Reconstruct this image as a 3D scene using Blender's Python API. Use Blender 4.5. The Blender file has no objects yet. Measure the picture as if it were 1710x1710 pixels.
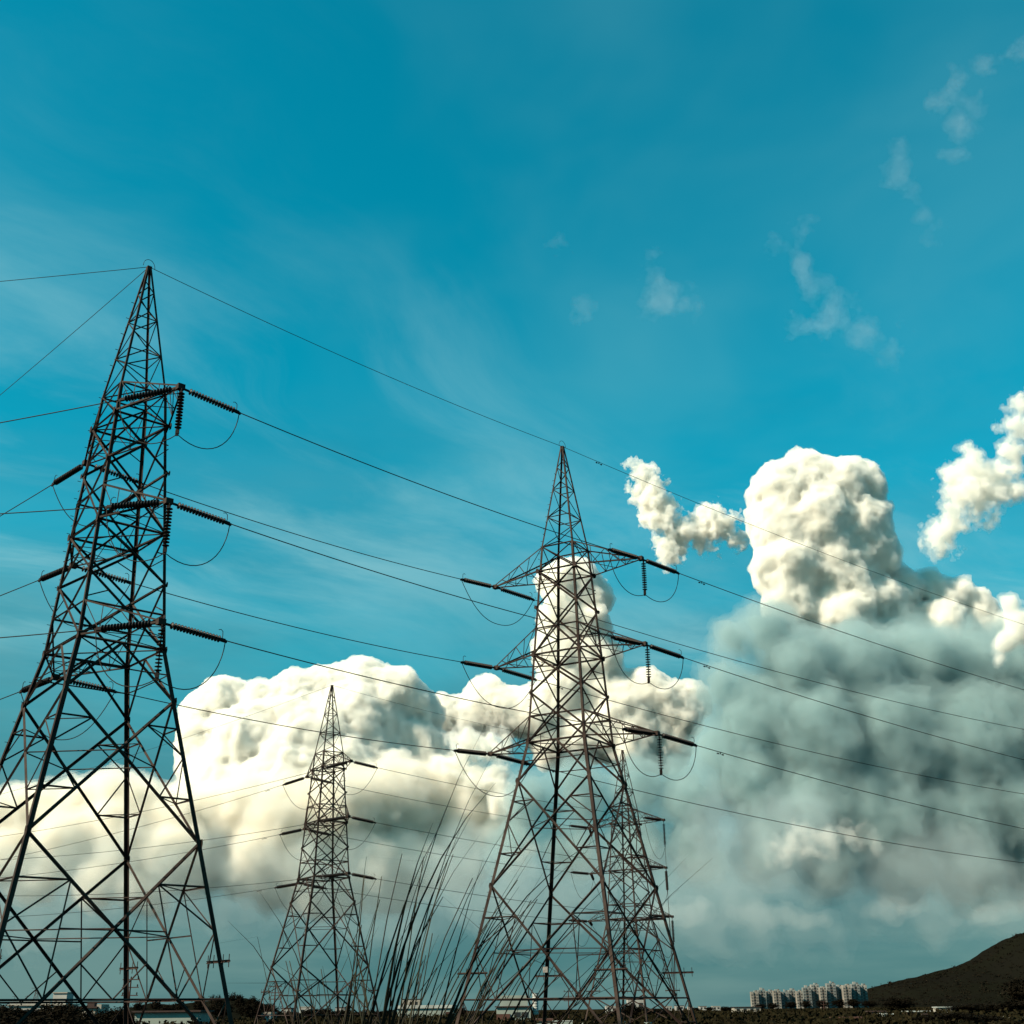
import bpy, bmesh, math, random
import numpy as np
from mathutils import Vector, Matrix, noise as mnoise

sc = bpy.context.scene
COL = sc.collection
R = math.radians
EYE = 1.7

# ------------------------------------------------------------------ camera
FOC = 2060.41                                  # focal length in pixels of a 1710 px wide frame
PITCH = math.atan((1686.728 - 855) / FOC)
ROLL = -0.01159
cam = bpy.data.cameras.new('camera')
cam_o = bpy.data.objects.new('camera', cam)
COL.objects.link(cam_o)
cam.sensor_width = 36.0
cam.lens = 36.0 * FOC / 1710.0
cam.clip_end = 60000
cam_o.matrix_world = (Matrix.Translation((0, 0, EYE)) @ Matrix.Rotation(math.pi / 2 + PITCH, 4, 'X')
                      @ Matrix.Rotation(ROLL, 4, 'Z'))
sc.camera = cam_o
CAM3 = cam_o.matrix_world.to_3x3()

# ------------------------------------------------------------------ world, sun, exposure
SUN_AZ, SUN_EL = R(-118), R(38)
wd = bpy.data.worlds.new('World')
sc.world = wd
wd.use_nodes = True
NT = wd.node_tree
for n in list(NT.nodes):
    NT.nodes.remove(n)


class NB:
    """small helper to write node trees"""
    def __init__(self, tree):
        self.t = tree

    def new(self, kind, **kw):
        n = self.t.nodes.new(kind)
        for k, v in kw.items():
            setattr(n, k, v)
        return n

    def put(self, sock, v):
        if isinstance(v, (int, float)):
            sock.default_value = v
        elif isinstance(v, (tuple, list, Vector)):
            sock.default_value = v
        elif v is not None:
            self.t.links.new(v, sock)

    def m(self, op, a, b=None, c=None, clamp=False):
        n = self.new('ShaderNodeMath', operation=op)
        n.use_clamp = clamp
        for i, v in enumerate((a, b, c)):
            if v is not None:
                self.put(n.inputs[i], v)
        return n.outputs[0]

    def vm(self, op, a, b=None, s=None, out=0):
        n = self.new('ShaderNodeVectorMath', operation=op)
        self.put(n.inputs[0], a)
        if b is not None:
            self.put(n.inputs[1], b)
        if s is not None:
            self.put(n.inputs['Scale'], s)
        return n.outputs['Value'] if out else n.outputs[0]

    def noise(self, vec, scale, detail=4, rough=.5, col=False, dist=0):
        n = self.new('ShaderNodeTexNoise')
        self.put(n.inputs['Vector'], vec)
        n.inputs['Scale'].default_value = scale
        n.inputs['Detail'].default_value = detail
        n.inputs['Roughness'].default_value = rough
        n.inputs['Distortion'].default_value = dist
        return n.outputs['Color' if col else 0]

    def mix(self, f, a, b, mode='MIX'):
        n = self.new('ShaderNodeMix', data_type='RGBA', blend_type=mode)
        self.put(n.inputs[0], f)
        self.put(n.inputs[6], a)
        self.put(n.inputs[7], b)
        return n.outputs[2]

    def ss(self, v, lo, hi, a=0., b=1.):
        n = self.new('ShaderNodeMapRange', interpolation_type='SMOOTHSTEP')
        self.put(n.inputs[0], v)
        n.inputs[1].default_value = lo
        n.inputs[2].default_value = hi
        n.inputs[3].default_value = a
        n.inputs[4].default_value = b
        return n.outputs[0]


W = NB(NT)
tc = W.new('ShaderNodeTexCoord')
DIR = W.vm('NORMALIZE', tc.outputs['Generated'])
sep = W.new('ShaderNodeSeparateXYZ')
NT.links.new(DIR, sep.inputs[0])
DZ = sep.outputs['Z']
sky = W.new('ShaderNodeTexSky', sky_type='NISHITA', sun_disc=False)
sky.sun_elevation = SUN_EL
sky.sun_rotation = SUN_AZ
sky.air_density = 1.0
sky.dust_density = 0.6
sky.ozone_density = 1.6
teal = W.mix(1.0, sky.outputs[0], (.004, 1.42, 1.24, 1), 'MULTIPLY')
# humid air towards the horizon: a grey-green veil, the same all round
zc = W.m('MAXIMUM', W.m('ADD', DZ, .05), 0.05)
plane = W.new('ShaderNodeCombineXYZ')
NT.links.new(W.m('DIVIDE', sep.outputs['X'], zc), plane.inputs[0])
NT.links.new(W.m('DIVIDE', sep.outputs['Y'], zc), plane.inputs[1])
P2D = plane.outputs[0]
veil_n = W.noise(W.vm('MULTIPLY', DIR, (1, 1, 3.5)), 3.2, 6, .55)
veil_h = W.m('ADD', DZ, W.m('MULTIPLY', W.m('SUBTRACT', veil_n, .5), .22))
veil = W.ss(veil_h, .06, .46, 1., 0.)
band_n = W.noise(W.vm('MULTIPLY', DIR, (1, 1, 7)), 2.6, 6, .58)
veil_c = W.mix(W.ss(band_n, .34, .66), (.66, 1.42, 1.62, 1), (1.30, 2.10, 2.12, 1))
c1 = W.mix(W.m('MULTIPLY', veil, .95), teal, veil_c)
# thin cirrus
wv = W.noise(P2D, .55, 3, .5, col=True)
pw = W.vm('ADD', P2D, W.vm('SCALE', W.vm('SUBTRACT', wv, (.5, .5, .5)), s=1.3))
rot = W.new('ShaderNodeVectorRotate', rotation_type='Z_AXIS')
NT.links.new(pw, rot.inputs[0])
rot.inputs['Angle'].default_value = R(-52)
st = W.vm('MULTIPLY', rot.outputs[0], (.55, 1.5, 1))
ci = W.noise(st, 1.3, 8, .6)
cm = W.noise(W.vm('ADD', P2D, (12.3, 7.7, 0)), .42, 2, .5)
cirrus = W.m('MULTIPLY', W.m('MULTIPLY', W.ss(ci, .42, .70), W.ss(cm, .36, .58)), W.m('MULTIPLY', W.ss(DZ, .06, .26), W.ss(DZ, .42, .68, 1., .25)))
mott = W.m('MULTIPLY', W.ss(W.noise(pw, .9, 5, .55), .40, .75), W.ss(DZ, .10, .35))
c1 = W.mix(W.m('MULTIPLY', mott, .20), c1, (2.2, 5.2, 5.2, 1))
c2 = W.mix(W.m('MULTIPLY', cirrus, .66), c1, (2.9, 5.6, 5.9, 1))
bg = W.new('ShaderNodeBackground')
NT.links.new(c2, bg.inputs[0])
bg.inputs[1].default_value = .066
wo = W.new('ShaderNodeOutputWorld')
NT.links.new(bg.outputs[0], wo.inputs[0])

sun = bpy.data.lights.new('sun', 'SUN')
sun_o = bpy.data.objects.new('sun', sun)
COL.objects.link(sun_o)
sun.energy = 5.0
sun.angle = R(.5)
sun.color = (1, .87, .66)
sd = Vector((math.sin(SUN_AZ) * math.cos(SUN_EL), math.cos(SUN_AZ) * math.cos(SUN_EL), math.sin(SUN_EL)))
sun_o.rotation_euler = sd.to_track_quat('Z', 'Y').to_euler()
sun_o.location = (-60, -20, 60)

vs = sc.view_settings
vs.view_transform = 'Standard'
vs.look = 'None'
vs.exposure = 0.84
vs.gamma = 1
sc.cycles.max_bounces = 14
sc.cycles.volume_bounces = 12
sc.cycles.diffuse_bounces = 3
sc.cycles.use_adaptive_sampling = True


def ray(px, py):
    return CAM3 @ Vector(((px - 855) / FOC, -(py - 855) / FOC, -1))


def at(px, py, Y):
    """point seen in direction (px, py) at ground distance Y in front of the viewer"""
    k = ray(px, py)
    return Vector((0, 0, EYE)) + k * (Y / k.y)


def px_at(Y, px, py=1690):
    return at(px, py, Y).x


# ------------------------------------------------------------------ helpers
def tag(o, label=None, cat=None, group=None, kind=None):
    for k, v in (('label', label), ('category', cat), ('group', group), ('kind', kind)):
        if v:
            o[k] = v
    return o


def link(name, me, mat=None, parent=None, smooth=False):
    o = bpy.data.objects.new(name, me)
    COL.objects.link(o)
    if mat is not None and not me.materials:
        me.materials.append(mat)
    if parent is not None:
        o.parent = parent
    if smooth:
        me.polygons.foreach_set('use_smooth', [True] * len(me.polygons))
    return o


def empty(name, loc=(0, 0, 0), rz=0.):
    o = bpy.data.objects.new(name, None)
    COL.objects.link(o)
    o.empty_display_size = .2
    o.location = loc
    o.rotation_euler = (0, 0, rz)
    return o


def mesh(name, v, f):
    me = bpy.data.meshes.new(name)
    me.from_pydata([tuple(x) for x in v], [], f)
    me.update()
    return me


def boxes(name, lst):
    """boxes given as (x0,x1,y0,y1,z0,z1)"""
    v, f = [], []
    for x0, x1, y0, y1, z0, z1 in lst:
        b = len(v)
        v += [(x0, y0, z0), (x1, y0, z0), (x1, y1, z0), (x0, y1, z0), (x0, y0, z1), (x1, y0, z1), (x1, y1, z1), (x0, y1, z1)]
        f += [tuple(b + i for i in q) for q in ((0, 3, 2, 1), (4, 5, 6, 7), (0, 1, 5, 4), (1, 2, 6, 5), (2, 3, 7, 6), (3, 0, 4, 7))]
    return mesh(name, v, f)


def tube(name, pts, r, n=6, radii=None):
    pts = [Vector(p) for p in pts]
    v, f = [], []
    ref = Vector((0, 0, 1))
    for i, p in enumerate(pts):
        d = (pts[min(i + 1, len(pts) - 1)] - pts[max(i - 1, 0)]).normalized()
        if abs(d.dot(ref)) > .95:
            u = d.cross(Vector((1, 0, 0))).normalized()
        else:
            u = d.cross(ref).normalized()
        w = d.cross(u)
        rr = radii[i] if radii else r
        for k in range(n):
            a = 2 * math.pi * k / n
            v.append(p + (u * math.cos(a) + w * math.sin(a)) * rr)
    for i in range(len(pts) - 1):
        for k in range(n):
            f.append((i * n + k, i * n + (k + 1) % n, (i + 1) * n + (k + 1) % n, (i + 1) * n + k))
    f.append(tuple(range(n))[::-1])
    f.append(tuple(range((len(pts) - 1) * n, len(pts) * n)))
    return mesh(name, v, f)


def material(name, col, rough=.8, metal=0., var=None, scale=3., spec=.3, col2=None, bump=0., bscale=None):
    m = bpy.data.materials.new(name)
    m.use_nodes = True
    t = NB(m.node_tree)
    b = m.node_tree.nodes['Principled BSDF']
    b.inputs['Roughness'].default_value = rough
    b.inputs['Metallic'].default_value = metal
    b.inputs['Specular IOR Level'].default_value = spec
    c = (*col, 1)
    if col2 or bump:
        co = t.new('ShaderNodeTexCoord').outputs['Object']
    if col2:
        nz = t.noise(co, scale, 6, .6)
        cc = t.mix(t.ss(nz, .36, .66), c, (*col2, 1))
        m.node_tree.links.new(cc, b.inputs['Base Color'])
    else:
        b.inputs['Base Color'].default_value = c
    if bump:
        bn = t.new('ShaderNodeBump')
        bn.inputs['Strength'].default_value = bump
        m.node_tree.links.new(t.noise(co, bscale or scale * 4, 5, .6), bn.inputs['Height'])
        m.node_tree.links.new(bn.outputs[0], b.inputs['Normal'])
    return m


M = dict(
    steel=material('weathered_steel', (.019, .0105, .0088), .75, .0, col2=(.044, .029, .0235), scale=.9, spec=.10),
    porcelain=material('brown_porcelain', (.012, .006, .0045), .50, spec=.2),
    fitting=material('fitting_steel', (.014, .009, .008), .7, spec=.1),
    wire=material('aluminium_wire', (.020, .015, .013), .7, spec=.1),
    plate=material('enamel_plate', (.20, .19, .18), .6, col2=(.12, .10, .09), scale=6),
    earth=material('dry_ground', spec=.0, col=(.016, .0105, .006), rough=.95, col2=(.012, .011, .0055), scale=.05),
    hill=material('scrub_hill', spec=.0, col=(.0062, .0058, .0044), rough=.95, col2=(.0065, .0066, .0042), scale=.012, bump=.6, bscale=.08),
    leaf=material('dark_foliage', (.0065, .0052, .0035), .9, col2=(.011, .0085, .005), scale=.6, spec=.02),
    leafg=material('olive_foliage', (.010, .0090, .0042), .9, col2=(.016, .012, .0055), scale=.8, spec=.02),
    bark=material('bark', (.020, .013, .009), .95),
    reed=material('green_reed', (.018, .017, .008), .8, col2=(.030, .023, .012), scale=2.5, spec=.2),
    straw=material('dry_reed', (.024, .015, .009), .8, col2=(.014, .010, .006), scale=3., spec=.2),
    cream=material('cream_plaster', (.30, .27, .23), .9, col2=(.22, .19, .16), scale=.35),
    white=material('white_plaster', (.34, .33, .31), .9, col2=(.25, .23, .21), scale=.25),
    slab=material('pale_shed_wall', (.24, .27, .24), .9, col2=(.19, .21, .19), scale=.2),
    roof=material('dark_roof', (.045, .024, .020), .9, col2=(.03, .02, .018), scale=.5),
    metalroof=material('pale_sheet_roof', (.38, .40, .38), .6, col2=(.28, .27, .25), scale=.4),
    tile=material('red_brick', (.085, .035, .026), .9, col2=(.06, .03, .022), scale=.8),
    glass=material('dark_window', (.02, .022, .024), .25, spec=.5),
    apart=material('apartment_render', (.23, .23, .215), .9, spec=.0, col2=(.13, .13, .12), scale=.06),
    apartb=material('apartment_cream', (.24, .22, .195), .9, spec=.0, col2=(.14, .125, .11), scale=.06),
    apartc=material('apartment_grey', (.18, .19, .185), .9, spec=.0, col2=(.105, .11, .105), scale=.06),
    apart2=material('apartment_shade', (.09, .075, .068), .9),
    rust=material('rusty_iron', (.06, .022, .015), .8, col2=(.03, .015, .012), scale=3),
)

# ------------------------------------------------------------------ ground and hills
def fbm(x, y, o=5, s=0.):
    return mnoise.fractal(Vector((x, y, s)), 1.0, 2.0, o)


gv, gf = [], []
ys = [-60, -20, 0, 4, 8, 14, 22, 34, 50, 75, 110, 160, 230, 330, 470, 670, 950, 1350, 1900, 2700, 4000, 7000, 14000, 26000]
xs = [-1, -.55, -.35, -.25, -.18, -.12, -.07, -.03, 0, .03, .07, .12, .18, .25, .35, .55, 1]
for j, y in enumerate(ys):
    hw = max(300, abs(y) * 1.5)
    for i, x in enumerate(xs):
        z = .12 * fbm(x * hw * .03, y * .03) if y > 20 else .05 * fbm(x * hw * .2, y * .2)
        gv.append((x * hw, y, z - .05))
for j in range(len(ys) - 1):
    for i in range(len(xs) - 1):
        a = j * len(xs) + i
        gf.append((a, a + 1, a + 1 + len(xs), a + len(xs)))
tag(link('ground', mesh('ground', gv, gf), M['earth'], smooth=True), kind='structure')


def ridge(name, prof, Y, depth, rough, step, back=1.0):
    """hill whose skyline runs through the points (x, height) at distance Y"""
    xsr = np.array([p[0] for p in prof])
    hs = np.array([p[1] for p in prof])
    nx = int((xsr[-1] - xsr[0]) / step) + 1
    ny = int(depth * 2 / step) + 1
    v, f = [], []
    for j in range(ny):
        t = -1 + 2 * j / (ny - 1)
        yy = Y + t * depth
        fall = (1 - abs(t)) ** 1.0
        fall = fall * fall * (3 - 2 * fall) if fall < 1 else 1
        for i in range(nx):
            x = xsr[0] + (xsr[-1] - xsr[0]) * i / (nx - 1)
            h = float(np.interp(x, xsr, hs))
            z = h * fall * (1 + .20 * (1 - fall ** 6) * fbm(x / (depth * .3), yy / (depth * .3), 5, 3.)) + rough * fbm(x / step * .6, yy / step * .6, 3, 1.) * (fall > .02)
            v.append((x, yy, z - .4))
    for j in range(ny - 1):
        for i in range(nx - 1):
            a = j * nx + i
            f.append((a, a + 1, a + 1 + nx, a + nx))
    return mesh(name, v, f)


prof = [at(p, q, 2000.) for p, q in ((1395, 1682), (1440, 1664), (1462, 1648), (1500, 1639), (1540, 1630), (1580, 1619), (1620, 1609), (1642, 1598), (1660, 1585), (1680, 1572), (1700, 1561), (1722, 1555), (1800, 1530), (1950, 1545), (2200, 1640), (2300, 1672))]
hillprof = [(p.x, max(0, p.z)) for p in prof]
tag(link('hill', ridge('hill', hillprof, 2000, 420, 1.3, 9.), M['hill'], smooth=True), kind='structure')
prof = [at(p, q, 330.) for p, q in ((185, 1699), (215, 1682), (250, 1673), (290, 1676), (340, 1670), (375, 1666), (410, 1664), (440, 1674), (475, 1692), (500, 1697))]
moundprof = [(p.x, max(0, p.z)) for p in prof]
tag(link('wooded_mound', ridge('wooded_mound', moundprof, 330, 30, .25, 1.2), M['hill'], smooth=True), kind='structure')

# ------------------------------------------------------------------ lattice pylons
TOW = {1: (-17.455, 50.952, 33.573 + EYE, 0.869), 2: (3.296, 72.284, 33.663 + EYE, 0.523),
       3: (-18.81, 124.903, 31.318 + EYE, 0.986), 4: (12.892, 147.717, 28.688 + EYE, 0.630)}
D1, SP = 8.633, 5.3
ARMX = (5.08, 5.03, 5.48)
UP = (1.62, 1.62, 1.55)
WL = {0.: .07, D1 - UP[0]: 1.07, D1: 1.288, D1 + SP: 1.554, D1 + 2 * SP: 1.864}
SLOPE = .1945
mesh_cache = {}


def half(d):
    """half width of the body at depth d below the peak"""
    ks = sorted(WL)
    if d >= ks[-1]:
        return WL[ks[-1]] + SLOPE * (d - ks[-1])
    return float(np.interp(d, ks, [WL[k] for k in ks]))


def angle_iron(p0, p1, size, out):
    """steel L section from p0 to p1; its corner points to the outside"""
    key = tuple(round(c, 3) for c in (*p0, *p1, size, *out))
    if key in mesh_cache:
        return mesh_cache[key]
    p0, p1, out = Vector(p0), Vector(p1), Vector(out)
    d = (p1 - p0).normalized()
    u = (out - d * out.dot(d))
    u = u.normalized() if u.length > 1e-4 else d.orthogonal().normalized()
    w = d.cross(u)
    a = -(u + w).normalized()
    b = -(u - w).normalized()
    t = max(.010, size * .14)
    c0 = u * size * .35
    sec = [c0, c0 + a * size, c0 + a * size + b * t, c0 + a * t + b * t, c0 + b * size + a * t, c0 + b * size]
    v = [p0 + s for s in sec] + [p1 + s for s in sec]
    f = [(i, (i + 1) % 6, 6 + (i + 1) % 6, 6 + i) for i in range(6)]
    f += [(3, 2, 1, 0), (5, 4, 3, 0), (6, 7, 8, 9), (6, 9, 10, 11)]
    me = mesh('angle_iron', v, f)
    me.materials.append(M['steel'])
    mesh_cache[key] = me
    return me


CORN = [(-1, -1), (1, -1), (1, 1), (-1, 1)]
FACES = [(0, 1, (0, -1, 0)), (1, 2, (1, 0, 0)), (2, 3, (0, 1, 0)), (3, 0, (-1, 0, 0))]
arm_tip = {}


def build_tower(k, label):
    X, Y, Z, rot_ = TOW[k]
    root = empty('lattice_pylon', (X, Y, 0), -rot_)
    tag(root, label, 'pylon', 'lattice pylons carrying the power line')

    def at_l(c, d):                        # corner c of the body at depth d, in the pylon's own axes
        w = half(d)
        return Vector((CORN[c][0] * w, CORN[c][1] * w, Z - d))

    def bar(name, a, b, size, out, parent=root):
        return link(name, angle_iron(a, b, size, out), None, parent)

    def fmid(c1, c2, d):
        return (at_l(c1, d) + at_l(c2, d)) / 2

    dw = D1 + 2 * SP
    H = Z + .25
    # legs: peak, cage and splayed lower part
    for c in range(4):
        out = (CORN[c][0], CORN[c][1], 0)
        lg = bar('leg', at_l(c, dw), at_l(c, H), .175, out)
        bar('leg_section', at_l(c, D1 - UP[0]), at_l(c, dw), .135, out, lg)
        bar('leg_section', at_l(c, .05), at_l(c, D1 - UP[0]), .095, out, lg)
    link('peak_cap', boxes('peak_cap', [(-.11, .11, -.11, .11, Z - .16, Z + .03)]), M['steel'], root)
    # peak lacing
    lv = [.9, 1.5, 2.2, 3.05, 4.0, 5.0, 6.0, D1 - UP[0]]
    for fi, (a, b, n) in enumerate(FACES):
        for i in range(len(lv) - 1):
            s = (i + fi) % 2
            p, q = (a, b) if s else (b, a)
            bar('lacing_bar', at_l(p, lv[i]), at_l(q, lv[i + 1]), .045, n)
            if i in (3, 5):
                bar('lacing_bar', at_l(a, lv[i]), at_l(b, lv[i]), .045, n)
    # cage: two crossed panels per bay, girts at the cross-arm levels
    levels = []
    for j in range(3):
        dl = D1 + SP * j
        du = dl - UP[j]
        for d, s in ((du, .07), (dl, .085)):
            for a, b, n in FACES:
                bar('girt', at_l(a, d), at_l(b, d), s, n)
        bar('plan_brace', at_l(0, dl), at_l(2, dl), .06, (0, 0, 1))
        bar('plan_brace', at_l(1, dl), at_l(3, dl), .06, (0, 0, 1))
        panels = [(du, dl)]
        if j < 2:
            nx = dl + SP
            panels = [(dl, dl + 2.35), (dl + 2.35, nx)]
            if j == 0:
                panels.insert(0, (du, dl))
        else:
            panels = []
        for d0, d1 in panels:
            for a, b, n in FACES:
                bar('diagonal_brace', at_l(a, d0), at_l(b, d1), .088 if d1 - d0 > 2 else .06, n)
                bar('diagonal_brace', at_l(b, d0), at_l(a, d1), .088 if d1 - d0 > 2 else .06, n)
            if d1 - d0 > 2:
                dm = (d0 + d1) / 2
                w0, w1 = half(d0), half(d1)
                dc = d0 + (d1 - d0) * w0 / (w0 + w1)
                for fi, (a, b, n) in enumerate(FACES):
                    if fi % 2 == 0:
                        bar('redundant_bar', at_l(a, dm), fmid(a, b, dc), .042, n)
                    # short stays from the leg to the diagonal
                    q = at_l(a, d0).lerp(at_l(b, d1), .26)
                    bar('redundant_bar', q, at_l(a, d0 + (d1 - d0) * .42), .040, n)
    # splayed body: crossed panels with sub-bracing
    ds = [dw, dw + 2.25, dw + 8.05, H]
    for fi, (a, b, n) in enumerate(FACES):            # short stays from mid-girt down to the legs
        md = fmid(a, b, dw)
        for c in (a, b):
            bar('diagonal_brace', md, at_l(c, ds[1]), .090, n)
            bar('redundant_bar', md.lerp(at_l(c, ds[1]), .5), at_l(c, dw + 1.1), .045, n)
        bar('redundant_bar', md.lerp(at_l(a, ds[1]), .5), md.lerp(at_l(b, ds[1]), .5), .042, n)
    for i in (1, 2):
        d0, d1 = ds[i], ds[i + 1]
        w0, w1 = half(d0), half(d1)
        dc = d0 + (d1 - d0) * w0 / (w0 + w1)
        u1 = (dc - d0) / (d1 - d0)
        for fi, (a, b, n) in enumerate(FACES):
            bar('diagonal_brace', at_l(a, d0), at_l(b, d1), .100, n)
            bar('diagonal_brace', at_l(b, d0), at_l(a, d1), .100, n)
            if d1 - d0 < 3.5:
                continue
            # plan struts between neighbouring crossings
            a2, b2, n2 = FACES[(fi + 1) % 4]
            bar('plan_strut', fmid(a, b, dc), fmid(a2, b2, dc), .055, (0, 0, 1))
            up, low = {}, {}
            for c, o_ in ((a, b), (b, a)):
                up[c] = at_l(c, d0).lerp(at_l(o_, d1), u1 * .5)
                low[c] = at_l(o_, d0).lerp(at_l(c, d1), u1 + (1 - u1) * .5)
                for q, dl_ in ((up[c], d0 + (dc - d0) * .5), (low[c], dc + (d1 - dc) * .5)):
                    bar('redundant_bar', at_l(c, dl_), q, .055, n)
                    bar('redundant_bar', q, at_l(c, dc), .048, n)
                if i == 2:
                    bar('vertical_strut', up[c], low[c], .045, n)
                    dq = dc + (d1 - dc) * .75
                    ql = at_l(o_, d0).lerp(at_l(c, d1), u1 + (1 - u1) * .75)
                    bar('redundant_bar', at_l(c, dc + (d1 - dc) * .5), ql, .042, n)
                    bar('redundant_bar', at_l(c, dq), ql, .042, n)
            if i == 2:
                bar('girt', low[a], low[b], .055, n)
                m_ = (up[a].lerp(low[a], .42), up[b].lerp(low[b], .42))
                bar('girt', m_[0], m_[1], .042, n)
                bar('redundant_bar', (low[a] + low[b]) / 2, at_l(a, d0).lerp(at_l(b, d1), u1 + (1 - u1) * .25), .042, n)
                bar('redundant_bar', (low[a] + low[b]) / 2, at_l(b, d0).lerp(at_l(a, d1), u1 + (1 - u1) * .25), .042, n)
            # hip stays closing the corner between two faces
            for tt, s_ in ((u1 + (1 - u1) * .5, 0), (u1 * .5, 1)):
                if s_ == 0:
                    q1 = at_l(a, d0).lerp(at_l(b, d1), tt)
                    q2 = at_l(b2, d0).lerp(at_l(b, d1), tt)
                else:
                    q1 = at_l(b, d0).lerp(at_l(a, d1), tt)
                    q2 = at_l(b, d0).lerp(at_l(b2, d1), tt)
                bar('hip_stay', q1, q2, .045, (0, 0, 1))
    # gusset plates at the main joints
    for d, s in [(D1 + SP * j, .30) for j in range(3)] + [(D1 + SP * j + 2.35, .22) for j in range(2)] + [(x, .34) for x in ds[1:-1]]:
        for c in range(4):
            key = ('gusset', s)
            if key not in mesh_cache:
                h = s * .5
                mesh_cache[key] = mesh('gusset', [(-h * .5, 0, -h), (h * .5, 0, -h), (h * .8, 0, 0), (h * .5, 0, h), (-h * .5, 0, h), (-h * .8, 0, 0),
                                                  (-h * .5, .02, -h), (h * .5, .02, -h), (h * .8, .02, 0), (h * .5, .02, h), (-h * .5, .02, h), (-h * .8, .02, 0)],
                                       [(0, 1, 2, 3, 4, 5), (11, 10, 9, 8, 7, 6)] + [(i, 6 + i, 6 + (i + 1) % 6, (i + 1) % 6) for i in range(6)])
                mesh_cache[key].materials.append(M['steel'])
            g = link('gusset_plate', mesh_cache[key], None, root)
            g.location = at_l(c, d)
            g.location.y += .06 * CORN[c][1]
    # cross-arms
    for j in range(3):
        dl = D1 + SP * j
        du = dl - UP[j]
        for sx in (1, -1):
            c1, c2 = (1, 2) if sx > 0 else (0, 3)
            arm = empty('cross_arm')
            arm.parent = root
            tip = Vector((sx * ARMX[j], 0, Z - dl))
            arm_tip[(k, sx, j)] = Vector((X + tip.x * math.cos(rot_), Y - tip.x * math.sin(rot_), tip.z))
            for c in (c1, c2):
                yy = Vector((0, CORN[c][1] * .10, 0))
                bar('lower_chord', at_l(c, dl), tip + yy, .080, (0, CORN[c][1], -1), arm)
                bar('upper_chord', at_l(c, du), tip + yy + Vector((0, 0, .10)), .070, (0, CORN[c][1], 1), arm)
                seq = [.0, .26, .48, .68, .85]
                for i in range(len(seq) - 1):
                    lo = [at_l(c, dl).lerp(tip + yy, s) for s in seq]
                    hi = [at_l(c, du).lerp(tip + yy + Vector((0, 0, .1)), s) for s in seq]
                    p, q = (lo[i], hi[i + 1]) if i % 2 else (hi[i], lo[i + 1])
                    bar('arm_lacing', p, q, .036, (0, CORN[c][1], 0), arm)
                    if i in (1, 3):
                        bar('arm_lacing', lo[i], hi[i], .034, (0, CORN[c][1], 0), arm)
            for i, s in enumerate((.0, .26, .48, .68)):
                s2 = (.26, .48, .68, .85)[i]
                pa, qa = (c1, c2) if i % 2 else (c2, c1)
                bar('arm_lacing', at_l(pa, dl).lerp(tip, s), at_l(qa, dl).lerp(tip, s2), .036, (0, 0, -1), arm)
            link('tip_plate', boxes('tip_plate', [(tip.x - .14, tip.x + .14, -.16, .16, tip.z - .10, tip.z + .14)]), M['steel'], arm)
    # anti-climbing spikes on each leg, a number plate, step bolts
    for c in range(4):
        p = at_l(c, Z - 3.55)
        o_ = Vector((CORN[c][0], CORN[c][1], 0)).normalized()
        t_ = Vector((CORN[c][0], 0, 0))
        v = [p - t_ * 1.15, p + t_ * .75]
        br = bar('anti_climb_bracket', v[0], v[1], .075, (0, CORN[c][1], 0))
        for q in (.05, .3, .7, .95):
            s = v[0].lerp(v[1], q)
            link('spike', tube('spike', [s + Vector((0, 0, -.22)), s + Vector((0, 0, .26))], .018, 4), M['steel'], br)
    if k in (1, 2):
        p = at_l(1 if k == 1 else 3, Z - 3.9)
        pl = link('number_plate', boxes('number_plate', [(-.16, .16, -.012, .012, -.16, .16)]), M['plate'], root)
        pl.location = (p.x, p.y - .16, p.z)
        lst = []
        for i in range(int((H - 6) / .42)):
            d = 2.0 + i * .42
            if d > H - 4:
                break
            p = at_l(0, d)
            s = 1 if i % 2 else -1
            if s > 0:
                lst.append((p.x - .17, p.x - .02, p.y - .01, p.y + .012, p.z, p.z + .02))
            else:
                lst.append((p.x - .01, p.x + .012, p.y - .17, p.y - .02, p.z, p.z + .02))
        tag(link('step_bolts', boxes('step_bolts', lst), M['steel'], root), kind='stuff')
    # concrete stubs
    for c in range(4):
        p = at_l(c, Z)
        link('footing', boxes('footing', [(p.x - .35, p.x + .35, p.y - .35, p.y + .35, -.3, .35)]), M['slab'], root)
    return root


TN = {1: 'the fork-wired pylon', 2: 'the wide-armed pylon', 3: 'the cloud-backed pylon', 4: 'the far overlapped pylon'}
build_tower(1, 'tall dark lattice pylon whose earth wires fork two ways from its peak')
build_tower(2, 'tall dark lattice pylon with wide arms reaching out to both sides')
build_tower(3, 'smaller lattice pylon standing alone before the tall cream cloud')
build_tower(4, 'farther lattice pylon overlapped by the wide-armed pylon in front of it')

# ------------------------------------------------------------------ insulators
LEV = ('top', 'middle', 'bottom')


def lathe(name, prof, n=12):
    v, f = [], []
    for x, r in prof:
        for k in range(n):
            a = 2 * math.pi * k / n
            v.append((x, r * math.cos(a), r * math.sin(a)))
    for i in range(len(prof) - 1):
        for k in range(n):
            f.append((i * n + k, (i + 1) * n + k, (i + 1) * n + (k + 1) % n, i * n + (k + 1) % n))
    f.append(tuple(range(n))[::-1])
    f.append(tuple(range((len(prof) - 1) * n, len(prof) * n)))
    return mesh(name, v, f)


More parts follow.
